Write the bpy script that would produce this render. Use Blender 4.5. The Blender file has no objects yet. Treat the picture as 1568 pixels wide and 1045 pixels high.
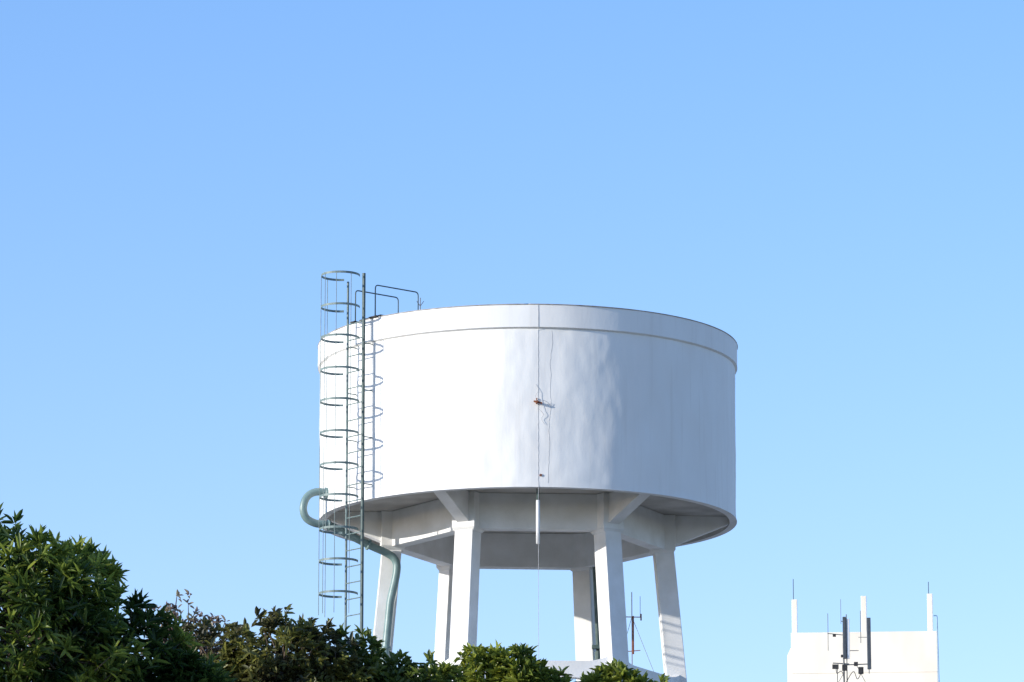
import bpy, math, random
import numpy as np
from mathutils import Vector, noise, Matrix

random.seed(7)
rng = np.random.default_rng(7)
scene = bpy.context.scene
rad = math.radians

# ------------------------------------------------------------------ helpers
def link(o):
    scene.collection.objects.link(o); return o

def empty(name, loc=(0, 0, 0)):
    e = bpy.data.objects.new(name, None); e.location = loc
    e.empty_display_size = 0.5
    return link(e)

class MB:
    def __init__(s): s.v = []; s.f = []
    def add(s, vs, fs):
        b = len(s.v); s.v += [tuple(v) for v in vs]
        s.f += [tuple(i + b for i in f) for f in fs]
    def box(s, c, size, rz=0.0):
        hx, hy, hz = [d / 2 for d in size]; ca, sa = math.cos(rz), math.sin(rz)
        vs = []
        for z in (-hz, hz):
            for x, y in ((-hx, -hy), (hx, -hy), (hx, hy), (-hx, hy)):
                vs.append((c[0] + x * ca - y * sa, c[1] + x * sa + y * ca, c[2] + z))
        s.add(vs, [(3, 2, 1, 0), (4, 5, 6, 7), (0, 1, 5, 4), (1, 2, 6, 5), (2, 3, 7, 6), (3, 0, 4, 7)])
    def hexa(s, bottom, top):
        s.add(list(bottom) + list(top), [(3, 2, 1, 0), (4, 5, 6, 7), (0, 1, 5, 4), (1, 2, 6, 5), (2, 3, 7, 6), (3, 0, 4, 7)])
    def tube(s, pts, r, n=8):
        pts = [Vector(p) for p in pts]
        rs = r if isinstance(r, (list, tuple)) else [r] * len(pts)
        t0 = (pts[1] - pts[0]).normalized()
        up = Vector((0, 0, 1)) if abs(t0.z) < 0.9 else Vector((1, 0, 0))
        a = t0.cross(up).normalized(); vs = []; fs = []
        for i, p in enumerate(pts):
            if i == 0: t = t0
            elif i == len(pts) - 1: t = (pts[i] - pts[i - 1]).normalized()
            else: t = ((pts[i + 1] - p).normalized() + (p - pts[i - 1]).normalized()).normalized()
            a = (a - t * a.dot(t)).normalized(); b = t.cross(a)
            for k in range(n):
                th = 2 * math.pi * k / n
                vs.append(p + (a * math.cos(th) + b * math.sin(th)) * rs[i])
        for i in range(len(pts) - 1):
            for k in range(n):
                k2 = (k + 1) % n
                fs.append((i * n + k, i * n + k2, (i + 1) * n + k2, (i + 1) * n + k))
        fs.append(tuple(range(n - 1, -1, -1)))
        fs.append(tuple((len(pts) - 1) * n + k for k in range(n)))
        s.add(vs, fs)
    def obj(s, name, mat, parent=None, smooth=False, bevel=0.0):
        me = bpy.data.meshes.new(name); me.from_pydata(s.v, [], s.f); me.update()
        if smooth: me.polygons.foreach_set("use_smooth", [True] * len(me.polygons))
        me.materials.append(mat)
        o = bpy.data.objects.new(name, me); link(o)
        if parent is not None: o.parent = parent; o.matrix_parent_inverse = Matrix.Translation(-Vector(parent.location))
        if bevel:
            m = o.modifiers.new("bev", 'BEVEL'); m.width = bevel; m.segments = 2; m.limit_method = 'ANGLE'
        return o

def spline(pts, n=8):
    P = [Vector(p) for p in pts]; P = [2 * P[0] - P[1]] + P + [2 * P[-1] - P[-2]]
    out = []
    for i in range(1, len(P) - 2):
        for k in range(n):
            t = k / n; a, b, c, d = P[i - 1:i + 3]
            out.append(0.5 * ((2 * b) + (c - a) * t + (2 * a - 5 * b + 4 * c - d) * t * t + (3 * b - a - 3 * c + d) * t ** 3))
    out.append(P[-2]); return out

def fillet(pts, r, n=6):
    P = [Vector(p) for p in pts]; out = [P[0]]
    for i in range(1, len(P) - 1):
        a = (P[i - 1] - P[i]); b = (P[i + 1] - P[i])
        d = min(r, a.length * .45, b.length * .45)
        p0 = P[i] + a.normalized() * d; p1 = P[i] + b.normalized() * d
        for k in range(n + 1):
            t = k / n; out.append(p0 * (1 - t) ** 2 + P[i] * 2 * t * (1 - t) + p1 * t * t)
    out.append(P[-1]); return out

# ------------------------------------------------------------------ materials
def mat_noise(name, c1, c2, scale=3.0, rough=0.7, bump=0.0, bscale=20, stretch=(1, 1, 1), detail=6, metallic=0.0, contrast=(0.35, 0.65), bdist=0.02, spec=.5):
    m = bpy.data.materials.new(name); m.use_nodes = True
    nt = m.node_tree; N = nt.nodes; L = nt.links; b = N["Principled BSDF"]
    tc = N.new("ShaderNodeTexCoord"); mp = N.new("ShaderNodeMapping"); mp.inputs["Scale"].default_value = stretch
    L.new(tc.outputs["Object"], mp.inputs["Vector"])
    n = N.new("ShaderNodeTexNoise"); n.inputs["Scale"].default_value = scale; n.inputs["Detail"].default_value = detail
    L.new(mp.outputs[0], n.inputs["Vector"])
    r = N.new("ShaderNodeValToRGB"); r.color_ramp.elements[0].position = contrast[0]; r.color_ramp.elements[1].position = contrast[1]
    r.color_ramp.elements[0].color = (*c1, 1); r.color_ramp.elements[1].color = (*c2, 1)
    L.new(n.outputs["Fac"], r.inputs[0]); L.new(r.outputs[0], b.inputs["Base Color"])
    b.inputs["Roughness"].default_value = rough; b.inputs["Metallic"].default_value = metallic
    b.inputs["Specular IOR Level"].default_value = spec
    if bump:
        n2 = N.new("ShaderNodeTexNoise"); n2.inputs["Scale"].default_value = bscale; n2.inputs["Detail"].default_value = 5
        L.new(mp.outputs[0], n2.inputs["Vector"])
        bp = N.new("ShaderNodeBump"); bp.inputs["Strength"].default_value = bump; bp.inputs["Distance"].default_value = bdist
        L.new(n2.outputs["Fac"], bp.inputs["Height"]); L.new(bp.outputs[0], b.inputs["Normal"])
    return m

def wall_paint(name):
    m = mat_noise(name, (.80, .79, .775), (.84, .84, .83), 1.2, .95, .3, 9, (1, 1, .45), bdist=.012, spec=.2)
    nt = m.node_tree; N = nt.nodes; L = nt.links; b = N["Principled BSDF"]
    base = b.inputs["Base Color"].links[0].from_socket
    tc = N.new("ShaderNodeTexCoord"); mp = N.new("ShaderNodeMapping"); mp.inputs["Scale"].default_value = (5, 5, .25)
    L.new(tc.outputs["Object"], mp.inputs["Vector"])
    n = N.new("ShaderNodeTexNoise"); n.inputs["Scale"].default_value = 1.6; n.inputs["Detail"].default_value = 8
    L.new(mp.outputs[0], n.inputs["Vector"])
    r = N.new("ShaderNodeValToRGB"); r.color_ramp.elements[0].position = .54; r.color_ramp.elements[1].position = .85
    r.color_ramp.elements[0].color = (0, 0, 0, 1); r.color_ramp.elements[1].color = (.42, .42, .42, 1)
    L.new(n.outputs["Fac"], r.inputs[0])
    mx = N.new("ShaderNodeMixRGB"); mx.inputs[2].default_value = (.62, .59, .55, 1)
    L.new(r.outputs[0], mx.inputs[0]); L.new(base, mx.inputs[1]); L.new(mx.outputs[0], b.inputs["Base Color"])
    return m

M_tank = wall_paint("white_plaster_paint")
M_conc = mat_noise("white_painted_concrete", (.72, .71, .69), (.82, .815, .81), 2.0, .9, .2, 25, spec=.25)
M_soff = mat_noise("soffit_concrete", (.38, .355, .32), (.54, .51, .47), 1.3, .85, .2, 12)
M_rail = mat_noise("green_grey_steel_paint", (.055, .09, .085), (.09, .135, .125), 6, .5, .1, 40)
M_galv = mat_noise("painted_cage_steel", (.12, .175, .17), (.20, .26, .25), 8, .6)
M_pipe = mat_noise("green_pipe_paint", (.15, .235, .23), (.21, .30, .295), 4, .4, .1, 30)
M_cop = mat_noise("rim_flashing", (.25, .23, .22), (.45, .43, .41), 5, .6)
M_rust = mat_noise("rust", (.16, .05, .025), (.30, .11, .05), 20, .9, .3, 60)
M_dark = mat_noise("dark_bitumen", (.02, .02, .022), (.05, .05, .05), 6, .8)
M_wire = mat_noise("grey_cable", (.38, .38, .39), (.52, .52, .52), 10, .6)
M_wpipe = mat_noise("white_pvc", (.74, .75, .76), (.80, .80, .80), 10, .4)
M_bld = mat_noise("cream_render", (.83, .75, .63), (.88, .82, .71), .8, .9, .2, 12, (1, 1, .35), spec=.2)
M_glass = mat_noise("window_glass", (.03, .04, .05), (.06, .07, .08), .6, .12)
M_ant = mat_noise("antenna_grey", (.05, .06, .075), (.08, .095, .11), 5, .5)
M_bark = mat_noise("bark", (.07, .05, .035), (.16, .12, .09), 6, .9, .6, 18, (1, 1, .4))
M_blue = mat_noise("blue_conduit", (.14, .26, .38), (.2, .33, .45), 6, .5)

# ------------------------------------------------------------------ world + sun
SUN_EL = 15.0
A_SUN = rad(-65.5)
sdir = Vector((math.sin(A_SUN) * math.cos(rad(SUN_EL)), -math.cos(A_SUN) * math.cos(rad(SUN_EL)), math.sin(rad(SUN_EL))))
w = bpy.data.worlds.new("World"); scene.world = w; w.use_nodes = True
nt = w.node_tree; bg = nt.nodes["Background"]
sky = nt.nodes.new("ShaderNodeTexSky"); sky.sky_type = 'NISHITA'; sky.sun_disc = False
sky.sun_elevation = rad(SUN_EL); sky.sun_rotation = math.atan2(sdir.x, sdir.y) % (2 * math.pi)
sky.air_density = 1.0; sky.dust_density = 0.3; sky.ozone_density = 2.0; sky.altitude = 0
# grade the sky by elevation: deeper blue overhead, milkier towards the horizon
tc = nt.nodes.new("ShaderNodeTexCoord"); sx = nt.nodes.new("ShaderNodeSeparateXYZ"); nt.links.new(tc.outputs["Generated"], sx.inputs[0])
mr = nt.nodes.new("ShaderNodeMapRange"); mr.inputs["From Min"].default_value = .12; mr.inputs["From Max"].default_value = .28
nt.links.new(sx.outputs["Z"], mr.inputs["Value"])
t1 = nt.nodes.new("ShaderNodeMixRGB"); t1.inputs[1].default_value = (1.38, 1.41, 1.76, 1); t1.inputs[2].default_value = (1.18, 1.43, 1.86, 1)
nt.links.new(mr.outputs[0], t1.inputs[0])
t2 = nt.nodes.new("ShaderNodeMixRGB"); t2.blend_type = 'MULTIPLY'; t2.inputs[0].default_value = 1
nt.links.new(sky.outputs[0], t2.inputs[1]); nt.links.new(t1.outputs[0], t2.inputs[2])
nt.links.new(t2.outputs[0], bg.inputs[0]); bg.inputs[1].default_value = 0.15
sl = bpy.data.lights.new("sun", 'SUN'); sl.energy = 5.0; sl.angle = rad(.5); sl.color = (1, .95, .86)
so = link(bpy.data.objects.new("sun", sl)); so.rotation_euler = sdir.to_track_quat('Z', 'Y').to_euler(); so.location = (-60, -20, 40)

# ------------------------------------------------------------------ camera (standing on the ground, long lens)
CAMX = -0.375
cam = bpy.data.cameras.new("camera"); cam.lens = 166.9; cam.sensor_width = 36; cam.clip_start = .5; cam.clip_end = 12000
co = link(bpy.data.objects.new("camera", cam)); co.location = (CAMX, -111, 1.6); co.rotation_euler = (rad(90 + 11.9), 0, 0)
scene.camera = co

# ------------------------------------------------------------------ ground
M_grd = mat_noise("dry_grass_ground", (.09, .09, .045), (.18, .16, .11), .25, .95, .4, 4)
M_pav = mat_noise("concrete_paving", (.22, .21, .19), (.30, .285, .265), .6, .9, .2, 8)
g = MB(); g.add([(-4000, -4000, 0), (4000, -4000, 0), (4000, 4000, 0), (-4000, 4000, 0)], [(0, 1, 2, 3)]); g.obj("ground", M_grd)
g = MB(); g.box((0, 15, 0.06), (70, 70, .12)); g.obj("pavement", M_pav)

# ------------------------------------------------------------------ WATER TOWER
wt = empty("water_tower")
def P(r, a, z): return Vector((r * math.sin(a), -r * math.cos(a), z))

def revolve(name, prof, mat, n=360, disp=None):
    mb = MB(); vs = []; fs = []
    for (r, z) in prof:
        for k in range(n):
            a = 2 * math.pi * k / n
            rr = r + (disp(a, z, r) if disp else 0)
            vs.append(P(rr, a, z))
    for i in range(len(prof) - 1):
        for k in range(n):
            k2 = (k + 1) % n
            fs.append((i * n + k, i * n + k2, (i + 1) * n + k2, (i + 1) * n + k))
    mb.add(vs, fs); return mb.obj(name, mat, wt, smooth=True)

def wav(a, z, r=0):
    x, y = 5 * math.sin(a), 5 * math.cos(a)
    d = .018 * noise.noise(Vector((x * .9, y * .9, z * .45)))
    d += .016 * noise.noise(Vector((x * 1.9 + 7, y * 1.9, z * .9)))
    d += .006 * noise.noise(Vector((x * 5 + 3, y * 5, z * 2.5)))
    e = min(1, (z - 20.57) / .12, (24.3 - z) / .12)
    return d * max(0.15, e)
RW, RL = 4.945, 5.0
revolve("tank_wall", [(RW, 20.57 + (24.24 - 20.57) * i / 80) for i in range(81)], M_tank, 540, wav)
lipd = lambda a, z, r: .008 * noise.noise(Vector((4 * math.sin(a), 4 * math.cos(a), z))) + .005 * noise.noise(Vector((12 * math.sin(a), 12 * math.cos(a), z)))
revolve("rim_underside", [(RW - .03, 24.225), (RL - .002, 24.27)], M_tank, 360, lipd)
revolve("rim_edge", [(RL, 24.27), (RL, 24.53), (RL, 24.79)], M_tank, 360, lipd)
revolve("rim_top", [(RL + .004, 24.79), (RL - .15, 24.80)], M_tank)
revolve("rim_inner", [(RL - .15, 24.80), (RL - .15, 24.45)], M_tank)
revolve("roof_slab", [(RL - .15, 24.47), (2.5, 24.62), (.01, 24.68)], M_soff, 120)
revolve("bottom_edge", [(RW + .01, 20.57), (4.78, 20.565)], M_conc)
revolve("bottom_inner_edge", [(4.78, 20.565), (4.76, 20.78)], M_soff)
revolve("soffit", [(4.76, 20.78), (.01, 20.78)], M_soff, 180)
mb = MB(); mb.tube([P(RL + .004, 2 * math.pi * k / 240, 24.80) for k in range(241)], .012, 6); mb.obj("rim_flashing", M_cop, wt, True)

PHI = 4.5
LA = [rad(-30 + 60 * i + PHI) for i in range(6)]
RT = 3.2; SL = .09; ZB = 19.94
def leg_r(z): return RT + (20.2 - z) * SL
legs = MB(); caps = MB(); br = MB()
W = .46
for a in LA:
    def ring(r, z, wd):
        c = P(r, a, z); n = Vector((math.sin(a), -math.cos(a), 0)); t = Vector((math.cos(a), math.sin(a), 0))
        h = wd / 2
        return [c - t * h + n * h, c + t * h + n * h, c + t * h - n * h, c - t * h - n * h]
    legs.hexa(ring(leg_r(0), 0, W + .08), ring(leg_r(20.0), 20.0, W))
    caps.hexa(ring(RT, 19.87, W + .02), ring(RT, 19.95, W + .12)); caps.hexa(ring(RT, 19.951, W + .118), ring(RT, 20.776, W + .118))
    n = Vector((math.sin(a), -math.cos(a), 0)); t = Vector((math.cos(a), math.sin(a), 0)); h = .15
    def q(r, z): return [P(r, a, z) - t * h, P(r, a, z) + t * h]
    i0, i1 = q(3.3, 20.0); o0, o1 = q(4.77, 20.60); I0, I1 = q(3.3, 20.775); O0, O1 = q(4.77, 20.775)
    br.hexa([i0, o0, o1, i1][::-1], [I0, O0, O1, I1][::-1])
    caps.hexa(ring(leg_r(0), 0.0, 1.1), ring(leg_r(0), .5, .9))
legs.obj("legs", M_conc, wt, bevel=.015); caps.obj("capitals", M_conc, wt, bevel=.01); br.obj("cantilever_brackets", M_conc, wt)
bm_ = MB(); lo = MB()
for i in range(6):
    a, b = LA[i], LA[(i + 1) % 6]
    def beam(m, r, z0, z1, wd, sh, haunch=0):
        p, q_ = P(r, a, 0), P(r, b, 0); d = (q_ - p).normalized(); nn = Vector((d.y, -d.x, 0)) * wd / 2
        p = p + d * sh; q_ = q_ - d * sh; Lg = (q_ - p).length
        if not haunch:
            m.hexa([p + nn + Vector((0, 0, z0)), q_ + nn + Vector((0, 0, z0)), q_ - nn + Vector((0, 0, z0)), p - nn + Vector((0, 0, z0))],
                   [p + nn + Vector((0, 0, z1)), q_ + nn + Vector((0, 0, z1)), q_ - nn + Vector((0, 0, z1)), p - nn + Vector((0, 0, z1))])
        else:
            S = 24; vs = []; fs = []
            for k in range(S + 1):
                s_ = k / S; c = p + d * Lg * s_; e = min(s_, 1 - s_) * Lg
                zb = z0 - haunch * max(0, 1 - e / .8) ** 1.6
                zt = z1 + haunch * .5 * max(0, 1 - e / .5) ** 1.6
                for sg in (1, -1):
                    vs.append(c + nn * sg + Vector((0, 0, zb))); vs.append(c + nn * sg + Vector((0, 0, zt)))
            for k in range(S):
                o = 4 * k
                fs += [(o, o + 4, o + 5, o + 1), (o + 2, o + 3, o + 7, o + 6), (o + 1, o + 5, o + 7, o + 3), (o, o + 2, o + 6, o + 4)]
            fs += [(0, 1, 3, 2), (4 * S, 4 * S + 2, 4 * S + 3, 4 * S + 1)]
            m.add(vs, fs)
    beam(bm_, RT, ZB, 20.775, .34, .2)
    for zr in (16.47, 10.8, 5.2):
        beam(lo, leg_r(zr), zr, zr + .38, .30, .15, .25)
bm_.obj("ring_beam", M_conc, wt, bevel=.01); lo.obj("bracing_beams", M_conc, wt)

# caged ladder -----------------------------------------------------
AL = rad(-50.3)
n_out = Vector((math.sin(AL), -math.cos(AL), 0)); tan = Vector((math.cos(AL), math.sin(AL), 0))
C0 = P(5.2, AL, 0)
def LP(t, o, z): return C0 + tan * t + n_out * o + Vector((0, 0, z))
rl = MB()
rl.tube([LP(.30, 0, 0), LP(.30, 0, 25.85)], .040, 8)
rl.obj("ladder_rail_near", M_rail, wt)
rl = MB(); rl.tube([LP(-.30, 0, 0), LP(-.30, 0, 25.75)], .028, 8)
for z in np.arange(.4, 25.0, .38): rl.tube([LP(-.30, 0, z), LP(.30, 0, z)], .014, 6)
for z in np.arange(20.9, 24.9, 1.1):
    for t in (-.3, .3): rl.tube([LP(t, 0, z), LP(t, -.32, z)], .014, 6)
rl.obj("ladder_rungs", M_galv, wt)
cg = MB()
CR = .45; a0 = math.asin(.30 / CR)
def hoop(th): return (CR * math.sin(th), .45 - CR * math.cos(th))
for i in range(11):
    z = 25.78 - i * .745 + random.uniform(-.012, .012)
    pts = []
    for k in range(33):
        th = a0 + (2 * math.pi - 2 * a0) * k / 32
        t, o = hoop(th); pts.append(LP(t, o, z))
    vs = []; fs = []
    for p_ in pts: vs += [p_ + Vector((0, 0, -.026)), p_ + Vector((0, 0, .026))]
    cc = LP(0, .45, z)
    for p_ in pts:
        q_ = p_ + (cc - p_).normalized() * .007; vs += [Vector((q_.x, q_.y, z - .026)), Vector((q_.x, q_.y, z + .026))]
    m_ = 2 * len(pts)
    for k in range(len(pts) - 1):
        o = 2 * k; fs += [(o, o + 2, o + 3, o + 1), (m_ + o, m_ + o + 1, m_ + o + 3, m_ + o + 2), (o, m_ + o, m_ + o + 2, o + 2), (o + 1, o + 3, m_ + o + 3, m_ + o + 1)]
    cg.add(vs, fs)
for th in (rad(95), rad(140), rad(180), rad(220), rad(265)):
    t, o = hoop(th); cg.tube([LP(t, o, 25.78 - 10 * .745 - .5), LP(t, o, 25.78)], .009, 6)
cg.obj("safety_cage", M_galv, wt)
hr = MB()
for t in (-.375, .375):
    b = P(4.92, AL, 0) + tan * t; e = b - n_out * 1.27
    hr.tube(fillet([b + Vector((0, 0, 24.5)), b + Vector((0, 0, 25.6)), e + Vector((0, 0, 25.6)), e + Vector((0, 0, 24.5))], .09), .015, 8)
hr.obj("access_handrails", M_rail, wt, True)
ht = MB(); c = P(4.42, AL, 24.74) + tan * .05; ht.box(c, (.75, .75, .26), AL); ht.box(c + Vector((0, 0, .145)), (.8, .8, .03), AL)
ht.box(P(4.98, AL, 24.82) + tan * .42, (.28, .12, .03), AL); ht.box(P(4.98, AL, 24.82) - tan * .34, (.18, .12, .03), AL)
ht.obj("roof_hatch", M_dark, wt)
sp = MB(); q0 = P(4.9, rad(-30.5), 24.7); sp.tube([q0, q0 + Vector((0, 0, .42))], .012, 6)
for d in ((.08, 0), (-.08, 0), (0, .08)): sp.tube([q0 + Vector((0, 0, .22)), q0 + Vector((d[0], d[1], .34))], .008, 5)
sp.obj("lightning_rod", M_ant, wt)

# big green outlet pipe -----------------------------------------------
aO = rad(-72)
pp = MB()
o1 = P(4.85, aO, 21.02)
lx = lambda z: P(leg_r(z) + .02, LA[5], z) + Vector((.12, -.36, 0))
pts = [o1, P(5.18, aO, 21.05), P(5.42, aO, 20.93), P(5.52, aO, 20.66), P(5.45, aO, 20.42), P(5.22, aO, 20.30), P(4.9, aO, 20.27),
       Vector((-4.25, -1.15, 20.13)), Vector((-3.75, -.85, 19.92)), Vector((-3.3, -.66, 19.74)), Vector((-3.12, -.62, 19.58)), Vector((-3.09, -.62, 19.3)), lx(18.6) , lx(10.0), lx(0.0)]
pp.tube(spline(pts[:13], 6) + [pts[13], pts[14]], .092, 14)
for cpt, dd in ((P(4.97, aO, 21.03), P(1, aO, 0)), (P(4.9, aO, 20.27), P(1, aO, 0)), (Vector((-3.75, -.85, 19.92)), Vector((.5, .2, -.2)))):
    d = dd.normalized() * .025; pp.tube([cpt - d, cpt + d], .13, 14)
for z in (17.5, 14.0):
    pp.tube([lx(z) - Vector((0, 0, .03)), lx(z) + Vector((0, 0, .03))], .125, 14)
pp.obj("outlet_pipe", M_pipe, wt, True)
p2 = MB()
lb = lambda z: P(leg_r(z), LA[3], z) + Vector((.24, -.34, 0))
p2.tube([lb(20.7), lb(0)], .055, 10); p2.box(lb(18.0) + Vector((-.02, -.08, 0)), (.26, .16, .09)); p2.tube([lb(18.0) + Vector((0, 0, -.3)), lb(18.0) + Vector((0, 0, -.1))], .08, 10)
p2.obj("riser_pipe", M_rail, wt)

# lightning cable, conduit, hanging drain, brackets -------------------
def WP(a, z, off=.004): return P(RW + wav(a, z) + off, a, z)
aC = rad(2.6)
cb = MB()
pts = [P(4.9, aC, 24.815), P(5.006, aC, 24.815), P(5.004, aC, 24.27), WP(aC, 24.2)]
pts += [WP(aC + .0012 * math.sin(i * 2.1), 24.1 - i * .06, .001) for i in range(59)] + [P(4.96, aC, 20.55), P(4.96, aC, 0)]
cb.tube(pts, .005, 6)
a2 = rad(6.2)
pts = [WP(a2 + rad(.5 * noise.noise(Vector((i * .12, 0, 0))) + .25 * noise.noise(Vector((i * .5, 4, 0))) - i * .017), 24.2 - i * .06, .0) for i in range(60)]
cb.tube(pts, .0045, 5)
cb.obj("lightning_cable", M_wire, wt, True)
dr = MB(); q0 = P(4.72, rad(2.6), 0); dr.tube([q0 + Vector((0, 0, 19.30)), q0 + Vector((0, 0, 20.3))], .044, 12); dr.obj("drain_pipe", M_wpipe, wt, True)
dr = MB(); dr.tube([q0 + Vector((0, 0, 20.29)), q0 + Vector((0, 0, 20.78))], .033, 12); dr.obj("drain_stub", M_rail, wt, True)
bk = MB(); p0 = P(4.9, rad(2.2), 22.52); no = P(1, rad(2.2), 0)
bk.tube([p0, p0 + no * .17], .030, 6); bk.tube([p0 + no * .10 + Vector((-.07, 0, .02)), p0 + no * .12 + Vector((.12, 0, -.03))], .024, 6)
bk.tube([p0 + no * .06 + Vector((-.01, 0, -.04)), p0 + no * .06 + Vector((0, 0, .10))], .014, 6)
bk.tube([P(4.93, rad(3.2), 20.84), P(4.97, rad(3.2), 20.84)], .03, 6); bk.obj("rusty_bracket", M_rust, wt)
ww = MB(); s0 = p0 + no * .1
ww.tube(spline([s0, s0 + Vector((.12, -.02, .04)), s0 + Vector((.24, .02, .0)), s0 + Vector((.30, .06, -.06))], 5), .005, 5)
ww.tube(spline([s0, s0 + Vector((.04, 0, -.15)), s0 + Vector((.15, .03, -.28)), s0 + Vector((.1, .04, -.38)), s0 + Vector((.17, .05, -.5))], 5), .004, 5)
ww.tube(spline([s0, s0 + Vector((-.03, 0, .15)), s0 + Vector((.03, .03, .26)), s0 + Vector((-.02, .05, .42))], 5), .004, 5)
ww.obj("loose_wires", M_wire, wt, True)

# TV antenna standing on the bracing beam -----------------------------
tv = empty("rooftop_antenna", (2.5, 1.75, 16.85))
an = MB(); bx, by = 2.5, 1.75
an.tube([(bx, by, 16.5), (bx, by, 19.2)], .011, 6)
an.tube([(bx - .2, by, 18.6), (bx + .22, by + .05, 18.6)], .012, 6)
an.tube([(bx - .2, by, 18.52), (bx - .2, by, 18.68)], .02, 6); an.tube([(bx + .22, by + .05, 18.52), (bx + .22, by + .05, 18.68)], .02, 6)
an.tube([(bx - .28, by, 17.75), (bx + .2, by, 17.79)], .011, 6)
an.tube([(bx - .2, by, 17.67), (bx - .2, by, 17.83)], .02, 6); an.tube([(bx + .03, by, 17.7), (bx + .03, by, 18.62)], .022, 6)
an.obj("mast", M_rust, tv)
an = MB(); an.tube([(bx, by, 18.6), (bx + .62, by - .5, 16.9)], .006, 5); an.tube([(bx, by, 18.6), (bx - .5, by + .9, 16.9)], .006, 5); an.tube([(bx + .2, by, 19.1), (bx + .2, by, 18.6)], .006, 5)
an.obj("guy_wires", M_ant, tv)

# ------------------------------------------------------------------ apartment building, 250 m away
ab = empty("apartment_building", (18, 139, 0))
b = MB(); X0, X1 = 14.45, 22.19; Y0 = 139.0
b.box(((X0 + X1) / 2, Y0 + 4, 36.25), (X1 - X0, 8, 4.48)); b.box((X0 - .06, Y0 + 4, 35.65), (.30, 7.6, 3.3))
b.hexa([(X0 - .21, Y0 + .2, 37.3), (X0 + .02, Y0 + .2, 37.3), (X0 + .02, Y0 + 7.8, 37.3), (X0 - .21, Y0 + 7.8, 37.3)],
       [(X0 - .02, Y0 + .2, 37.7), (X0 + .02, Y0 + .2, 37.7), (X0 + .02, Y0 + 7.8, 37.7), (X0 - .02, Y0 + 7.8, 37.7)])
for x, zt in ((14.65, 40.28), (18.33, 40.42), (21.84, 40.5)):
    b.box((x, Y0 + .16, (38.4 + zt) / 2), (.29, .29, zt - 38.4))
b.box(((X0 + X1) / 2, Y0 - .01, 36.32), (X1 - X0 - .02, .04, .05))
b.obj("roof_tank_block", M_bld, ab, bevel=.02)
YF = 132.6; YB = 155.0; YM = (YF + YB) / 2
b = MB(); b.box((18.2, YM, 17.0), (22, YB - YF, 34.01)); b.box((18.2, YF - .1, 34.3), (22.1, .2, .9)); b.box((7.08, YM + .1, 34.3), (.2, YB - YF, .9)); b.box((29.32, YM + .1, 34.3), (.2, YB - YF, .9)); b.obj("main_block", M_bld, ab)
b = MB(); f = MB()
for fl in range(11):
    for k in range(6):
        x = 9.4 + k * 3.5; z = 2.0 + fl * 3.0
        b.box((x, YF - .015, z), (1.5, .06, 1.3)); f.box((x, YF - .06, z - .72), (1.8, .2, .1)); f.box((x, YF - .06, z), (.06, .06, 1.3))
b.obj("windows", M_glass, ab); f.obj("window_sills", M_conc, ab)
b = MB(); b.tube([(14.6, Y0 + .16, 40.2), (14.6, Y0 + .16, 41.4)], .02, 5); b.tube([(21.78, Y0 + .16, 40.4), (21.78, Y0 + .16, 41.15)], .02, 5); b.obj("lightning_rods", M_ant, ab)
b = MB(); b.tube(fillet([(22.02, Y0 - .06, 39.3), (22.2, Y0 - .06, 39.3), (22.26, Y0 - .06, 34)], .1), .035, 6); b.obj("conduit", M_blue, ab)
# the block is turned a few degrees towards the left of the view
ab.rotation_euler = (0, 0, rad(-5))

cm = empty("cell_antenna_mast", (17.1, 137.6, 34))
YA = 137.6
m = MB()
for x, z0, z1, r in ((17.12, 33.9, 37.6, .05), (16.78, 33.9, 36.3, .025), (17.28, 35, 39.1, .03), (18.43, 36.0, 38.9, .025), (16.32, 37.2, 39.15, .018), (17.0, 38.6, 39.9, .014), (18.02, 37.6, 39.3, .02), (17.12, 33.9, 34.6, .12)):
    m.tube([(x, YA, z0), (x, YA, z1)], r, 6)
for x0, z0, x1, z1, r in ((16.3, 38.1, 17.3, 38.0, .022), (17.1, 36.45, 18.45, 36.5, .03), (17.1, 37.2, 17.9, 37.2, .02), (16.55, 36.55, 17.4, 36.5, .03), (17.8, 36.4, 18.5, 35.0, .014), (16.8, 35.5, 17.1, 36.0, .015),
                          (17.0, 38.75, 17.25, 38.7, .02), (17.9, 37.9, 18.4, 37.9, .015), (16.78, 35.0, 17.12, 34.6, .015)):
    m.tube([(x0, YA, z0), (x1, YA, z1)], r, 6)
m.obj("mast_frame", M_ant, cm)
m = MB(); m.box((17.16, YA - .14, 37.85), (.17, .13, 2.2)); m.box((18.43, YA - .16, 37.55), (.20, .14, 2.7)); m.obj("panel_antennas", M_ant, cm, bevel=.02)
m = MB(); m.box((17.36, YA - .1, 37.8), (.15, .1, 2.1)); m.obj("panel_antenna_white", M_wpipe, cm, bevel=.02)
m = MB(); m.box((16.68, YA - .05, 36.35), (.32, .2, .22)); m.box((17.15, YA - .05, 36.3), (.24, .2, .3)); m.box((18.0, YA - .05, 36.15), (.26, .2, .35)); m.box((17.75, YA, 36.5), (.2, .16, .2)); m.box((16.65, YA, 38.0), (.16, .12, .14)); m.box((17.12, YA - .1, 36.9), (.3, .2, .12))
m.tube(spline([(16.7, YA - .1, 36.3), (16.75, YA - .1, 36.0), (17.0, YA - .1, 36.1), (17.15, YA - .1, 35.6)], 5), .02, 5)
m.tube(spline([(18.0, YA - .1, 36.0), (17.8, YA - .1, 35.7), (17.6, YA - .1, 36.1), (17.2, YA - .1, 35.5)], 5), .02, 5)
m.obj("radio_units", M_dark, cm)
cm.location = (17.1 - .27, 137.6 - 4.0, 34 - .59 + .1)   # near the front parapet of the main roof

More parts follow.
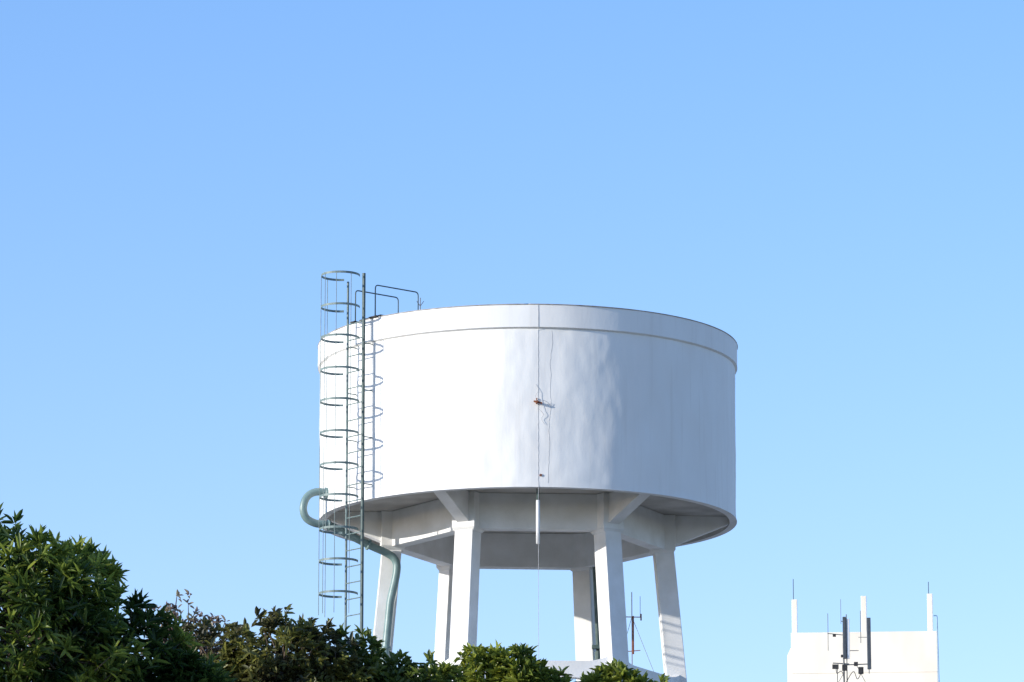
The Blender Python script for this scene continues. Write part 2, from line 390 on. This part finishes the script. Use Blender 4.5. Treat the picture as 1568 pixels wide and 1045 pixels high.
# ------------------------------------------------------------------ trees
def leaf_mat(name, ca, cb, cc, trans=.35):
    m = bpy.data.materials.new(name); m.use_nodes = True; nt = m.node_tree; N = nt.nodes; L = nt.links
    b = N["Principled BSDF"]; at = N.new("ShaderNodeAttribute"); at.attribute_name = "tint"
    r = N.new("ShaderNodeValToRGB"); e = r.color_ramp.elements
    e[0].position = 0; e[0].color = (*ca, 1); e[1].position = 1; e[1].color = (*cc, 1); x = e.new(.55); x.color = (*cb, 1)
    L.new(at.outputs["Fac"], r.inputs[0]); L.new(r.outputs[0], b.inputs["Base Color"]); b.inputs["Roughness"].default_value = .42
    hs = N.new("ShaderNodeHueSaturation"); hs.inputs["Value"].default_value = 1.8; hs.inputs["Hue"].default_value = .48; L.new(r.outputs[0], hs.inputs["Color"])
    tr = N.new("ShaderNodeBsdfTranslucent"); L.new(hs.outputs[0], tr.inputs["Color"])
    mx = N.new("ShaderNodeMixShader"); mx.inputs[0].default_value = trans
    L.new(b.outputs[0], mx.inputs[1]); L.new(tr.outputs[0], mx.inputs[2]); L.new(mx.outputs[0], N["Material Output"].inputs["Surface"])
    return m

def norm(a): return a / np.maximum(np.linalg.norm(a, axis=-1, keepdims=True), 1e-9)

def make_leaves(name, pos, out, k, ln, wd, mat, parent, spread=.9, droop=0.0, tintbase=None):
    n = len(pos)
    p = np.repeat(pos, k, 0); o = np.repeat(out, k, 0)
    d = norm(o * (.35 + .5 * rng.random((n * k, 1))) + norm(rng.normal(size=(n * k, 3))) * spread + np.array([0, 0, -droop]))
    p = p + d * .01 + rng.normal(size=p.shape) * .012
    up = norm(o * .6 + np.array([0, 0, .8]) + rng.normal(size=p.shape) * .45)
    s = norm(np.cross(d, up)); nn = np.cross(s, d)
    l = ln * (.6 + .7 * rng.random((n * k, 1))); wv = wd * (.7 + .5 * rng.random((n * k, 1)))
    fold = wv * .35; bend = l * .12
    V = np.stack([p, p + d * l * .35 - s * wv * .5 + nn * fold, p + d * l * .72 - s * wv * .38 + nn * (fold - bend * .5), p + d * l - nn * bend,
                  p + d * l * .72 + s * wv * .38 + nn * (fold - bend * .5), p + d * l * .35 + s * wv * .5 + nn * fold], 1).reshape(-1, 3)
    base = (np.arange(n * k) * 6)[:, None]
    F = np.concatenate([base + np.array([0, 1, 2, 3]), base + np.array([0, 3, 4, 5])], 1).reshape(-1)
    nf = n * k * 2
    me = bpy.data.meshes.new(name); me.vertices.add(len(V)); me.vertices.foreach_set("co", V.astype(np.float32).ravel())
    me.loops.add(nf * 4); me.loops.foreach_set("vertex_index", F.astype(np.int32))
    me.polygons.add(nf); me.polygons.foreach_set("loop_start", np.arange(0, nf * 4, 4, dtype=np.int32))
    me.polygons.foreach_set("loop_total", np.full(nf, 4, dtype=np.int32))
    me.update(calc_edges=True); me.validate()
    at = me.attributes.new("tint", 'FLOAT', 'FACE')
    tb = rng.random(n) if tintbase is None else tintbase
    tv_ = np.clip(np.repeat(tb, k) * .7 + rng.random(n * k) * .35, 0, 1)
    at.data.foreach_set("value", np.repeat(tv_, 2).astype(np.float32))
    me.materials.append(mat); o_ = bpy.data.objects.new(name, me); link(o_)
    o_.parent = parent; o_.matrix_parent_inverse = Matrix.Translation(-Vector(parent.location)); return o_

def tree(name, base, lobes, mat, dens, k, ln, wd, seed, spread=.9, droop=0, trunk_r=.22, gap=-.25, rough=.2, inner=.45, twig=6):
    t = empty(name, base); wood = MB(); rnd = random.Random(seed)
    bz = Vector(base); cz = min(l[2] - l[3] for l in lobes)
    cx = sum(l[0] * l[3] for l in lobes) / sum(l[3] for l in lobes); cy = sum(l[1] * l[3] for l in lobes) / sum(l[3] for l in lobes)
    fork = Vector((bz.x * .6 + cx * .4, bz.y * .6 + cy * .4, cz * .75))
    wood.tube(spline([bz, bz + (fork - bz) * .35 + Vector((.12, .05, 0)), bz + (fork - bz) * .7 + Vector((-.1, .08, 0)), fork], 4), [trunk_r * (1.25 - .45 * i / 12) for i in range(13)], 10)
    AP = []; AO = []; TB = []
    for (x, y, z, r) in lobes:
        c = Vector((x, y, z)); mid = fork.lerp(c, .5) + Vector((rnd.uniform(-.3, .3), rnd.uniform(-.3, .3), -.2))
        wood.tube(spline([fork, mid, c], 5), [trunk_r * .6 * (1 - .7 * i / 10) for i in range(11)], 7)
        nC = int(dens * r * r * 12.6)
        d = norm(rng.normal(size=(nC, 3))); keep = []
        for dv in d:
            q = Vector(dv) * r; h = noise.noise(q * (1.1) + Vector((seed, x, z))); h2 = noise.noise(q * 3.2 + Vector((z, seed, 0)))
            f0 = (inner + (1 - inner) * (rnd.random() ** .45))
            f = f0 * (1 + rough * h * 1.6 + rough * h2 * .8)
            pnt = c + Vector(dv) * r * f
            if noise.noise(pnt * 2.0 + Vector((seed * 3, 0, 0))) < gap and f > .7: continue
            if any((pnt - Vector(l[:3])).length < l[3] * .42 for l in lobes if l[3] > r): continue
            keep.append((pnt, dv, f0))
        for j, (pnt, dv, f0) in enumerate(keep):
            AP.append(tuple(pnt)); AO.append(dv)
            # sunlit tips and shaded interior put into the leaf tint: outer clusters lighter
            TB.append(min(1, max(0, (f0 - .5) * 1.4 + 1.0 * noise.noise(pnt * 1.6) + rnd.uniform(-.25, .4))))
            if j % twig == 0:
                s_ = c + (pnt - c) * rnd.uniform(.1, .4) + Vector((0, 0, -.1 * r)); mm = s_.lerp(pnt, .55) + Vector((rnd.uniform(-.06, .06), rnd.uniform(-.06, .06), -.05))
                wood.tube([s_, mm, pnt], [.018, .011, .005], 4)
    wood.obj("trunk_and_limbs", M_bark, t, True)
    AP = np.array(AP); AO = norm(np.array(AO) + np.array([0, 0, .45]))
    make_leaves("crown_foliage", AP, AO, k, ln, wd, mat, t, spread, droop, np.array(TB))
    return len(AP) * k

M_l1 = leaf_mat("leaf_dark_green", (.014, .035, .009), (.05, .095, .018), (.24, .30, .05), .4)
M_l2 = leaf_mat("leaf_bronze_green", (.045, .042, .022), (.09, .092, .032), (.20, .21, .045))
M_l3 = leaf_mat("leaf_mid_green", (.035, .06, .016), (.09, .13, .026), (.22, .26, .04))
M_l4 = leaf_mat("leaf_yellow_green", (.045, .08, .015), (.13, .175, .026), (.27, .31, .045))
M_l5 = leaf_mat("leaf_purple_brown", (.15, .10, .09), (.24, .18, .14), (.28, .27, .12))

cnt = 0
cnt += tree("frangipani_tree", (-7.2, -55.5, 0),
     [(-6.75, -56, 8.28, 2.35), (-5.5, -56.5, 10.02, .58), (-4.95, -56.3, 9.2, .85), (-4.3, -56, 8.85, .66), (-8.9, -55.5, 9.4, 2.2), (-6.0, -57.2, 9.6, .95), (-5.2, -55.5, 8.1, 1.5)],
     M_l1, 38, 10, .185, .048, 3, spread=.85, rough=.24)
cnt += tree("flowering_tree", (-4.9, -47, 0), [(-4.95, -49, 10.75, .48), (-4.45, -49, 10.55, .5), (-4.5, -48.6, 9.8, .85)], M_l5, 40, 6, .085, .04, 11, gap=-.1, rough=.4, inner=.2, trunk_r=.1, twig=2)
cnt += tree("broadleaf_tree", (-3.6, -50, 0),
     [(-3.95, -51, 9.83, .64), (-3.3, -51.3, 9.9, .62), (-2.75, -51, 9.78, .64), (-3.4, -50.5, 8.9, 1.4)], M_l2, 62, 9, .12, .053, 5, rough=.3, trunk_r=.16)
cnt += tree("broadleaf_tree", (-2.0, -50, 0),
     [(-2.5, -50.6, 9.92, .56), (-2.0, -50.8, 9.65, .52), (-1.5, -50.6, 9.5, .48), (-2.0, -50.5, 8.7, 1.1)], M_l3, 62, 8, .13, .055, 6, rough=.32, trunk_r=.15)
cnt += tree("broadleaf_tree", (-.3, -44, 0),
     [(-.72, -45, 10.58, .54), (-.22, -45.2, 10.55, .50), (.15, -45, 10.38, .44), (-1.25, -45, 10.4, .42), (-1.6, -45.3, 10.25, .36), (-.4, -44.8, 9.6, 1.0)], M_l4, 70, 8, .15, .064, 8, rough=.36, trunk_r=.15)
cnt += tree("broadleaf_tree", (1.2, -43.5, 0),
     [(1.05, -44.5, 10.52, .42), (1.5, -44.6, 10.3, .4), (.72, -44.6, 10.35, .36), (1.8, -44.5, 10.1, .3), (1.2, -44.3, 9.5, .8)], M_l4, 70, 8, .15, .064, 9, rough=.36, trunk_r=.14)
print("leaves", cnt)
scene.view_settings.view_transform = 'Standard'; scene.view_settings.look = 'None'; scene.view_settings.exposure = 0
